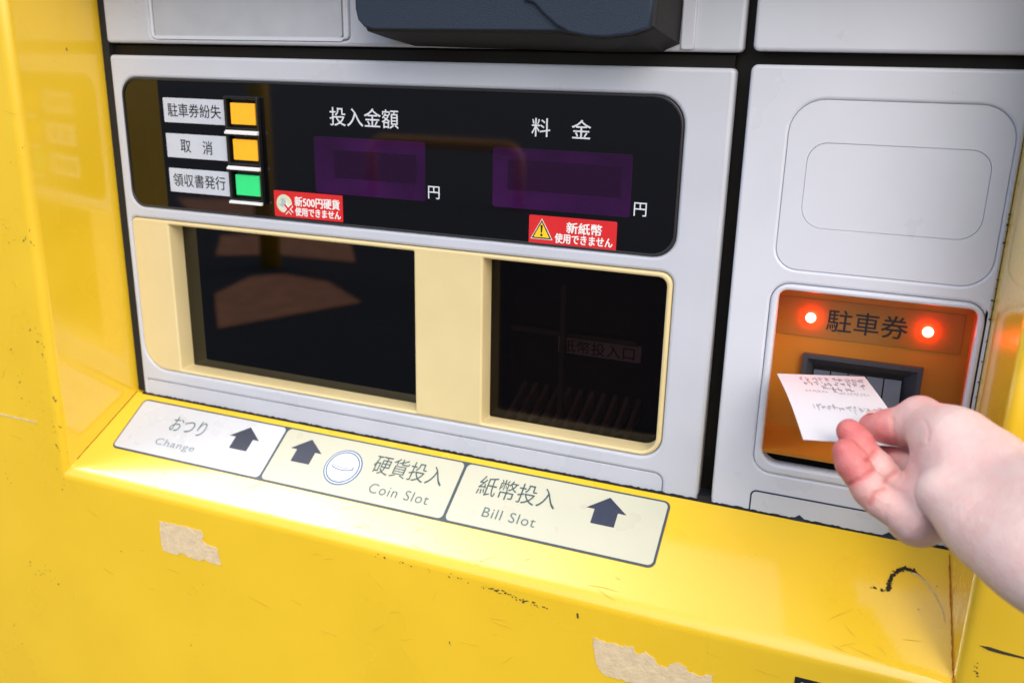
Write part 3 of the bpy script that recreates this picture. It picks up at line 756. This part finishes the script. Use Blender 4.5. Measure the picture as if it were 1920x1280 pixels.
ms.append(plate_mesh([[(x, y) for x, y in ribbon] + [(x - .0011 * max(0, 1 - i / 4), y + .0014 * min(1, i / 3) - .00014 * i) for i, (x, y) in list(enumerate(ribbon))[::-1]]], FL, 0.0004, 0.0002))
link('scuff_mark', join(ms), M['scuff'], mc)
tail = [(0.0440, -0.0212), (0.0500, -0.0232), (0.0545, -0.0275), (0.0592, -0.0332), (0.0635, -0.0415), (0.0655, -0.0490)]
link('scratch', join([plate_mesh([[(x, y) for x, y in tail] + [(x + .0016 - .00025 * i, y + .0007) for i, (x, y) in list(enumerate(tail))[::-1]]], FL, 0.0003, 0.0002)]), M['scuff_pale'], mc)
for k, (path, fr_, n_, sp_, sz_) in enumerate((([(-0.31, -0.334), (-0.23, -0.337), (-0.19, -0.341), (-0.165, -0.343)], FF, 36, 0.0007, 0.0007),
        ([(-0.213, -0.3375), (-0.178, -0.342)], FF, 44, 0.0008, 0.0008), ([(-0.598, -0.20), (-0.597, -0.245)], FF, 10, 0.0012, 0.0007), ([(-0.597, -0.29), (-0.596, -0.345)], FF, 14, 0.0012, 0.0007))):
    link('paint_chips', join(specks(path, fr_, 0.0003, n_, sp_, sz_, 21 + k)), M['scuff'], mc)
link('paint_chips', plate_mesh([bar2(-0.1485, -0.3405, -0.1480, -0.3440, 0.0012)], FF, 0.0003, 0.0002), M['scuff'], mc)
link('side_scratch', join([plate_mesh([[(0.0800, -0.2980), (0.0850, -0.2976), (0.0920, -0.2984), (0.1060, -0.2992), (0.1060, -0.3000), (0.0920, -0.3002), (0.0850, -0.2998)]], FF, 0.0003, 0.0002)]
                          + specks([(0.080, -0.310), (0.082, -0.318)], FF, 0.0003, 8, 0.0008, 0.0007, 31)), M['scuff'], mc)
link('pale_scratch', plate_mesh([bar2(-0.70, -0.2888, -0.616, -0.2888, 0.0016)], FF, 0.0003, 0.0002), M['scuff_pale'], mc)
def hairlines(n, box, fr, seed):
    rnd = random.Random(seed); out = []
    for _ in range(n):
        x, y = rnd.uniform(box[0], box[1]), rnd.uniform(box[2], box[3]); a = rnd.gauss(.1, .5); L_ = rnd.uniform(.004, .022)
        m_ = (x + L_ / 2 * math.cos(a), y + L_ / 2 * math.sin(a) + rnd.uniform(-.0008, .0008))
        e_ = (x + L_ * math.cos(a), y + L_ * math.sin(a)); w = rnd.uniform(.00012, .0003)
        out.append(plate_mesh([[(x, y), (m_[0], m_[1] - w), e_, (m_[0], m_[1] + w)]], fr, 0.0002, 0.0001))
    return out
for me_ in hairlines(34, (-0.60, 0.03, -0.42, -0.345), FF, 61): link('hairline_scratch', me_, M['old_paint'], mc)
for me_ in hairlines(26, (-0.52, 0.05, -0.083, -0.062), FL, 62): link('hairline_scratch', me_, M['old_paint'], mc)
for me_ in hairlines(16, (-0.66, -0.60, -0.33, 0.0), FF, 63): link('hairline_scratch', me_, M['old_paint'], mc)
# seams between the ledge and the side cheeks
def seam(x_of, t0, t1, w, seed):
    rnd = random.Random(seed); a, b = [], []
    n = 30
    for i in range(n + 1):
        t = t0 + (t1 - t0) * i / n
        L_ = math.hypot(D, ZB - ZF)
        x = x_of(t); ww = w * rnd.uniform(.35, 1.1)
        a.append((x - ww, -t * L_)); b.append((x + ww * .2, -t * L_))
    return plate_mesh([a + b[::-1]], FL, 0.0006, 0.0008)
link('rust_seam', join([seam(lambda t: 0.0657 + 0.0063 * t, 0.05, 0.97, 0.0009, 41)]), M['rust'], mc)
link('dirt_seam', join([seam(lambda t: -0.5787 - 0.0118 * t, 0.0, 0.85, 0.0006, 42)]), M['dirt'], mc)
# flaked dark edge of the ticket panel
link('worn_edge', join(specks([(0.0655, -0.07), (0.0652, -0.24)], FP, 0.0004, 60, 0.0005, 0.0008, 51)), M['dirt'], mc)

# ------------------------------------------------------------------ things standing behind the camera, mirrored in the dark glass
po = thing('bollard', 'tall yellow post on the asphalt opposite the machine', 'bollard', (-3.62, -4.15, 0))
link('post', tube_mesh([(-3.62, -4.15, G), (-3.62, -4.15, 0.9)], 0.065, 20), M['post_yellow'], po)
ho = thing('hoop_barrier', 'low orange hoop barrier by the red paving', 'barrier', (-4.0, -7.3, 0))
hp = [(-4.72, -7.3, G), (-4.72, -7.3, G + .40)] + [(-4.57 - .15 * math.cos(a), -7.3, G + .40 + .15 * math.sin(a)) for a in (0.4, 0.8, 1.2, 1.57)] + \
     [(-3.3 + .15 * math.sin(a), -7.3, G + .40 + .15 * math.cos(a)) for a in (0, .4, .8, 1.2, 1.57)] + [(-3.15, -7.3, G)]
link('hoop', tube_mesh(hp, 0.055, 14), M['hoop_orange'], ho)

# ------------------------------------------------------------------ parking ticket held in the hand
CARD = [(-0.0464, -0.0132, -0.1793), (0.0035, 0.0026, -0.1788), (0.0308, -0.0885, -0.1839), (-0.0222, -0.1030, -0.1834)]   # far left, far right, near right, near left
c00, c10, c11, c01 = [Vector(c) for c in CARD]
def card_pt(u, v, h=0.0):
    p = (c00 * (1 - u) + c10 * u) * (1 - v) + (c01 * (1 - u) + c11 * u) * v
    return p + Vector((0, 0, 0.0022 * math.sin(math.pi * v) * (1 - .5 * u) + h))
tk = thing('parking_ticket', 'white paper parking ticket pinched between thumb and fingers in front of the orange slot', 'ticket', (-0.01, -0.05, ZC - 0.184))
N = 10
vs, fs = [], []
for h in (0.0, -0.00035):
    for j in range(N + 1):
        for i in range(N + 1): vs.append(card_pt(i / N, j / N, h))
q = (N + 1) ** 2
for j in range(N):
    for i in range(N):
        a = j * (N + 1) + i
        fs.append((a, a + 1, a + N + 2, a + N + 1)); fs.append((q + a, q + a + N + 1, q + a + N + 2, q + a + 1))
for i in range(N):
    for a, b in ((i, i + 1), (N * (N + 1) + i, N * (N + 1) + i + 1), (i * (N + 1), (i + 1) * (N + 1)), (i * (N + 1) + N, (i + 1) * (N + 1) + N)):
        fs.append((a, b, q + b, q + a))
cardo = link('paper', mesh_from(vs, fs), M['paper'], tk)
rnd = random.Random(4)
def prints(rows, seed):
    rnd = random.Random(seed); vs, fs = [], []
    for u0, u1, v0, v1, cw in rows:
        u = u0
        while u < u1:
            w = cw * rnd.uniform(.7, 1.1)
            for _ in range(5):
                a = u + rnd.uniform(0, w * .75); b = v0 + rnd.uniform(0, (v1 - v0) * .8)
                if rnd.random() < .5: da, db = w * rnd.uniform(.3, .8), (v1 - v0) * .16
                else: da, db = w * .16, (v1 - v0) * rnd.uniform(.3, .9)
                k = len(vs)
                vs += [card_pt(a, b, .00012), card_pt(a + da, b, .00012), card_pt(a + da, b + db, .00012), card_pt(a, b + db, .00012)]
                fs.append((k, k + 1, k + 2, k + 3))
            u += cw * 1.18
    return mesh_from(vs, fs)
link('printed_lines', prints([(.22, .93, .05, .12, .062), (.22, .92, .135, .20, .06), (.42, .70, .215, .29, .07)], 8), M['print'], tk)
link('faint_print', prints([(.22, .45, .30, .335, .03), (.55, .88, .31, .35, .03), (.22, .88, .52, .60, .055)], 9), M['print_light'], tk)

# ------------------------------------------------------------------ person: forearm and hand, one continuous skin
SK = {
    'forearm_a': [(0.0631,-0.1207,-0.1741,0.0143),(0.0861,-0.1519,-0.1770,0.0154), (0.1300, -0.2230, -0.1800, 0.0215), (0.1720, -0.2980, -0.1850, 0.0280)],
    'forearm_b': [(0.0431,-0.1351,-0.1862,0.0123),(0.0610,-0.1526,-0.1926,0.0122),(0.0766,-0.1728,-0.1943,0.0133), (0.1150, -0.2350, -0.1990, 0.0190), (0.1690, -0.3030, -0.2000, 0.0270)],
    'thenar': [(0.0318, -0.0866, -0.1691, 0.0114), (0.0473, -0.1074, -0.1726, 0.0170), (0.0614, -0.1171, -0.1781, 0.0185)],
    'thumb': [(0.0098, -0.0817, -0.1786, 0.0067), (0.0164, -0.0841, -0.1769, 0.0080), (0.0248, -0.0856, -0.1746, 0.0093), (0.0318, -0.0866, -0.1691, 0.0114)],
    'heel': [(0.0357,-0.1198,-0.2059,0.0158),(0.0473,-0.1173,-0.1991,0.0144)],
    'palm': [(0.0397,-0.1109,-0.1942,0.0136),(0.0518,-0.1132,-0.1887,0.0200)],
    'ring': [(-0.0007, -0.1069, -0.1737, 0.0063), (0.0040, -0.1085, -0.1786, 0.0073), (0.0092, -0.1100, -0.1841, 0.0065), (0.0148, -0.1106, -0.1894, 0.0077), (0.0200, -0.1110, -0.1941, 0.0070), (0.0350, -0.1126, -0.2039, 0.0090)],
    'little': [(-0.0009, -0.1191, -0.1798, 0.0064), (0.0030, -0.1214, -0.1848, 0.0076), (0.0080, -0.1240, -0.1905, 0.0069), (0.0125, -0.1256, -0.1948, 0.0080), (0.0178, -0.1271, -0.1991, 0.0074), (0.0330, -0.1272, -0.2046, 0.0123)],
    'middle': [(0.0093, -0.0728, -0.1954, 0.0063), (0.0244, -0.0866, -0.1942, 0.0078), (0.0412, -0.1024, -0.1942, 0.0095)],
    'index': [(0.0048, -0.0629, -0.1907, 0.0061), (0.0257, -0.0652, -0.1891, 0.0075), (0.0410, -0.0863, -0.1864, 0.0103)],
}
def seg_sdf(P, a, b):
    pa, pb = np.array(a[:3]), np.array(b[:3]); ra, rb = a[3], b[3]
    d = pb - pa; L2 = d @ d
    w = P - pa
    h = np.clip((w @ d) / L2, 0, 1)
    r = w - h[:, None] * d
    return np.sqrt((r * r).sum(1)) - (ra + (rb - ra) * h)
def smin(a, b, k):
    h = np.clip(0.5 + 0.5 * (b - a) / k, 0, 1)
    return b + (a - b) * h - k * h * (1 - h)
def chain(P, c, k=0.004):
    d = None
    for a, b in zip(c, c[1:]):
        e = seg_sdf(P, a, b)
        d = e if d is None else smin(d, e, k)
    return d
def hand_sdf(P):
    body = chain(P, SK['forearm_a'], .02)
    body = smin(body, chain(P, SK['forearm_b'], .02), .018)
    body = smin(body, chain(P, SK['palm'], .01), .010)
    th = smin(chain(P, SK['thenar'], .010), chain(P, SK['thumb'], .005), .003)
    body = smin(body, th, .009)
    body = smin(body, chain(P, SK['heel'], .01), .0045)
    for f, k in (('index', .006), ('middle', .005), ('ring', .0042), ('little', .0042)):
        fd = chain(P, SK[f], .0035)
        # wide blend at the knuckles, crisp furrow between neighbouring fingers
        body = smin(body, fd, k) if f in ('index',) else smin(body, fd, k * .25)
    return body
def surface_nets(lo, hi, s):
    nx, ny, nz = [int(math.ceil((h - l) / s)) + 1 for l, h in zip(lo, hi)]
    C_ = 4
    cx, cy, cz = [(n + C_ - 1) // C_ for n in (nx, ny, nz)]
    nx, ny, nz = cx * C_, cy * C_, cz * C_
    g = np.stack(np.meshgrid(np.arange(cx), np.arange(cy), np.arange(cz), indexing='ij'), -1).reshape(-1, 3)
    cen = np.array(lo) + (g * C_ + (C_ - 1) / 2) * s
    dc = hand_sdf(cen)
    F = np.empty((nx, ny, nz), np.float32)
    F[:] = np.repeat(np.repeat(np.repeat(dc.reshape(cx, cy, cz), C_, 0), C_, 1), C_, 2)
    near = np.abs(dc) < C_ * s * 1.8 + .002
    off = np.stack(np.meshgrid(*[np.arange(C_)] * 3, indexing='ij'), -1).reshape(-1, 3)
    idx = (g[near][:, None, :] * C_ + off[None]).reshape(-1, 3)
    for i in range(0, len(idx), 400000):
        q_ = idx[i:i + 400000]
        F[q_[:, 0], q_[:, 1], q_[:, 2]] = hand_sdf(np.array(lo) + q_ * s)
    S = F < 0
    c8 = [(i, j, k) for i in (0, 1) for j in (0, 1) for k in (0, 1)]
    sl = lambda A, o: A[o[0]:nx - 1 + o[0], o[1]:ny - 1 + o[1], o[2]:nz - 1 + o[2]]
    cnt = sum(sl(S, o).astype(np.int8) for o in c8)
    act = (cnt > 0) & (cnt < 8)
    ids = -np.ones(act.shape, np.int64)
    cells = np.argwhere(act); ids[act] = np.arange(len(cells))
    acc = np.zeros((len(cells), 3)); num = np.zeros(len(cells))
    for a in c8:
        for ax in range(3):
            if a[ax]: continue
            b = list(a); b[ax] = 1
            fa = F[cells[:, 0] + a[0], cells[:, 1] + a[1], cells[:, 2] + a[2]]
            fb = F[cells[:, 0] + b[0], cells[:, 1] + b[1], cells[:, 2] + b[2]]
            x = (fa < 0) != (fb < 0)
            t = np.where(x, fa / np.where(x, fa - fb, 1), 0)
            p = np.tile(np.array(a, float), (len(cells), 1)); p[:, ax] += t
            acc += p * x[:, None]; num += x
    V = np.array(lo) + (cells + acc / num[:, None]) * s
    quads = []
    for ax in range(3):
        o = [0, 0, 0]; o[ax] = 1
        u, w = [(1, 2), (2, 0), (0, 1)][ax]
        A = S[:nx - o[0], :ny - o[1], :nz - o[2]]; B = S[o[0]:, o[1]:, o[2]:]
        e = np.argwhere(A != B)
        e = e[(e[:, u] > 0) & (e[:, w] > 0) & (e[:, 0] < nx - 1) & (e[:, 1] < ny - 1) & (e[:, 2] < nz - 1)]
        def cell(du, dw):
            q_ = e.copy(); q_[:, u] -= du; q_[:, w] -= dw
            return ids[q_[:, 0], q_[:, 1], q_[:, 2]]
        Q = np.stack([cell(1, 1), cell(0, 1), cell(0, 0), cell(1, 0)], 1)
        ins = S[e[:, 0], e[:, 1], e[:, 2]]
        Q[~ins] = Q[~ins][:, ::-1]
        quads.append(Q[(Q >= 0).all(1)])
    return V, np.concatenate(quads)
V, Q = surface_nets((-0.016, -0.345, -0.245), (0.215, -0.045, -0.135), 0.0008)
def sd(P, path):
    d = None
    for a, b in zip(path, path[1:]):
        e = seg_sdf(P, (*a, 0), (*b, 0)); d = e if d is None else np.minimum(d, e)
    return d
# vertex normals from the field
eps = 5e-4
Nn = np.stack([hand_sdf(V + np.eye(3)[k] * eps) - hand_sdf(V - np.eye(3)[k] * eps) for k in range(3)], 1)
Nn /= np.linalg.norm(Nn, axis=1)[:, None] + 1e-9
CAM = np.array((0, -0.5625, 0))
CRE = {'l1': ([(0.0026, -0.1342, -0.1903), (0.0077, -0.1312, -0.1875), (0.0124, -0.1265, -0.1841)], .0009),
       'l2': ([(0.0126, -0.1367, -0.1980), (0.0144, -0.1351, -0.1922), (0.0189, -0.1306, -0.1908)], .0007),
       'r1': ([(0.0091, -0.1164, -0.1836), (0.0109, -0.1153, -0.1826), (0.0126, -0.1128, -0.1804)], .0009),
       'r2': ([(0.0190, -0.1177, -0.1928), (0.0204, -0.1165, -0.1908), (0.0233, -0.1125, -0.1891)], .0007),
       't1': ([(0.0187, -0.0918, -0.1689), (0.0197, -0.0932, -0.1743), (0.0224, -0.0944, -0.1813)], .0008),
       'w1': ([(0.0294, -0.1244, -0.1780), (0.0300, -0.1227, -0.1736), (0.0311, -0.1209, -0.1697)], .0004),
       'h1': ([(0.0208, -0.1345, -0.1981), (0.0206, -0.1362, -0.2030), (0.0216, -0.1373, -0.2073)], .0004),
       'w3': ([(0.0314, -0.1273, -0.1553), (0.0336, -0.1278, -0.1595), (0.0337, -0.1292, -0.1638)], .0003)}
flush_shade = np.zeros(len(V))
def dirs(P): 
    q_ = P - CAM; return q_ / np.linalg.norm(q_, axis=1)[:, None]
VD = dirs(V)
facing = (Nn * VD).sum(1) < 0.2
for path, dep in CRE.values():
    PD = dirs(np.array(path))
    m = None
    for a, b in zip(PD, PD[1:]):
        e = seg_sdf(VD, (*a, 0), (*b, 0)); m = e if m is None else np.minimum(m, e)
    w = np.exp(-(m / 0.0022) ** 2) * facing * (V[:, 0] < .035)
    V -= Nn * (w * dep)[:, None]
    flush_shade += (0.24 if dep > .00045 and dep != .0008 else 0.05) * w
def near(c, r, amt):
    global flush_shade
    d = np.sqrt(((V - np.array(c)) ** 2).sum(1)); flush_shade += amt * np.exp(-(d / r) ** 2)
def along(P, c):
    best = np.full(len(P), 9.0); t = np.zeros(len(P))
    for k, (a, b) in enumerate(zip(c, c[1:])):
        pa, pb = np.array(a[:3]), np.array(b[:3]); d = pb - pa
        h = np.clip(((P - pa) @ d) / (d @ d), 0, 1)
        r = np.linalg.norm(P - pa - h[:, None] * d, axis=1) - (a[3] + (b[3] - a[3]) * h)
        m = r < best
        best = np.where(m, r, best); t = np.where(m, k + h, t)
    return best, t
# blood pressed into the finger pads: redder up to the first crease, a little less up to the second
fing = {f: along(V, SK[f]) for f in ('ring', 'little', 'middle', 'index', 'thumb')}
near_d = np.min([v[0] for v in fing.values()], 0)
for f, (t0, t1) in dict(ring=(2.05, 4.0), little=(2.0, 4.0), middle=(.9, 1.6), index=(1.0, 1.6), thumb=(1.5, 2.4)).items():
    d, t = fing[f]
    own = (d <= near_d + 1e-6) * np.exp(-(np.maximum(d, 0) / .003) ** 2)
    sg_ = lambda e0, w: 1 / (1 + np.exp((t - e0) / w))
    flush_shade += own * ((.58 if f != 'thumb' else .38) * sg_(t0, .16) + .26 * sg_(t1, .35))
near((0.0176, -0.0920, -0.1830), .008, .55); near((0.0318, -0.0866, -0.160), .009, .22); near((0.0279, -0.1169, -0.1877), .010, .15)  # first spot: red shadow under the thumb pad, painted into the skin colour
flush_shade = np.clip(flush_shade + .06, 0, 1)
me = bpy.data.meshes.new("m")
me.from_pydata(V.tolist(), [], Q.tolist())
for p in me.polygons: p.use_smooth = True
att = me.attributes.new("flush_shade", 'FLOAT', 'POINT')
att.data.foreach_set("value", flush_shade.astype(np.float32))
me.update()
pe = thing('person', 'bare right forearm and hand reaching in from the right, holding out a white ticket', 'person', (0.17, -0.32, 0))
body = link('body', me, M['skin'], pe)
# thumbnail: a thin curved plate on the far side of the thumb tip
nv, nf = [], []
na, nb2 = Vector((0.0088, -0.0812, -0.1780)), Vector((0.0185, -0.0842, -0.1757))
ax = (nb2 - na).normalized(); nn = (Vector((-0.05, 0.70, 0.70)) - ax * ax.dot(Vector((-0.05, 0.70, 0.70)))).normalized(); sd_ = ax.cross(nn)
for i in range(7):
    for k in range(9):
        w = math.radians(-62 + 124 * k / 8); t = i / 6
        r = 0.0068 + 0.0014 * t + 0.0003 - 0.0007 * (t > .95)
        nv.append(na + ax * (t * 0.0085 - .002 + .0012 * abs(w)) + (nn * math.cos(w) + sd_ * math.sin(w)) * r)
for i in range(6):
    for k in range(8): nf.append((i * 9 + k, i * 9 + k + 1, i * 9 + k + 10, i * 9 + k + 9))
link('thumbnail', mesh_from(nv, nf, True), M['nail'], pe)
# dark sleeve pushed up at the elbow, outside the picture
link('sleeve', tube_mesh([(0.140, -0.245, -0.192), (0.152, -0.264, -0.192), (0.176, -0.308, -0.193), (0.20, -0.36, -0.20), (0.22, -0.42, -0.21)], [0.036, 0.040, 0.044, 0.048, 0.052], 24), M['sleeve'], pe)
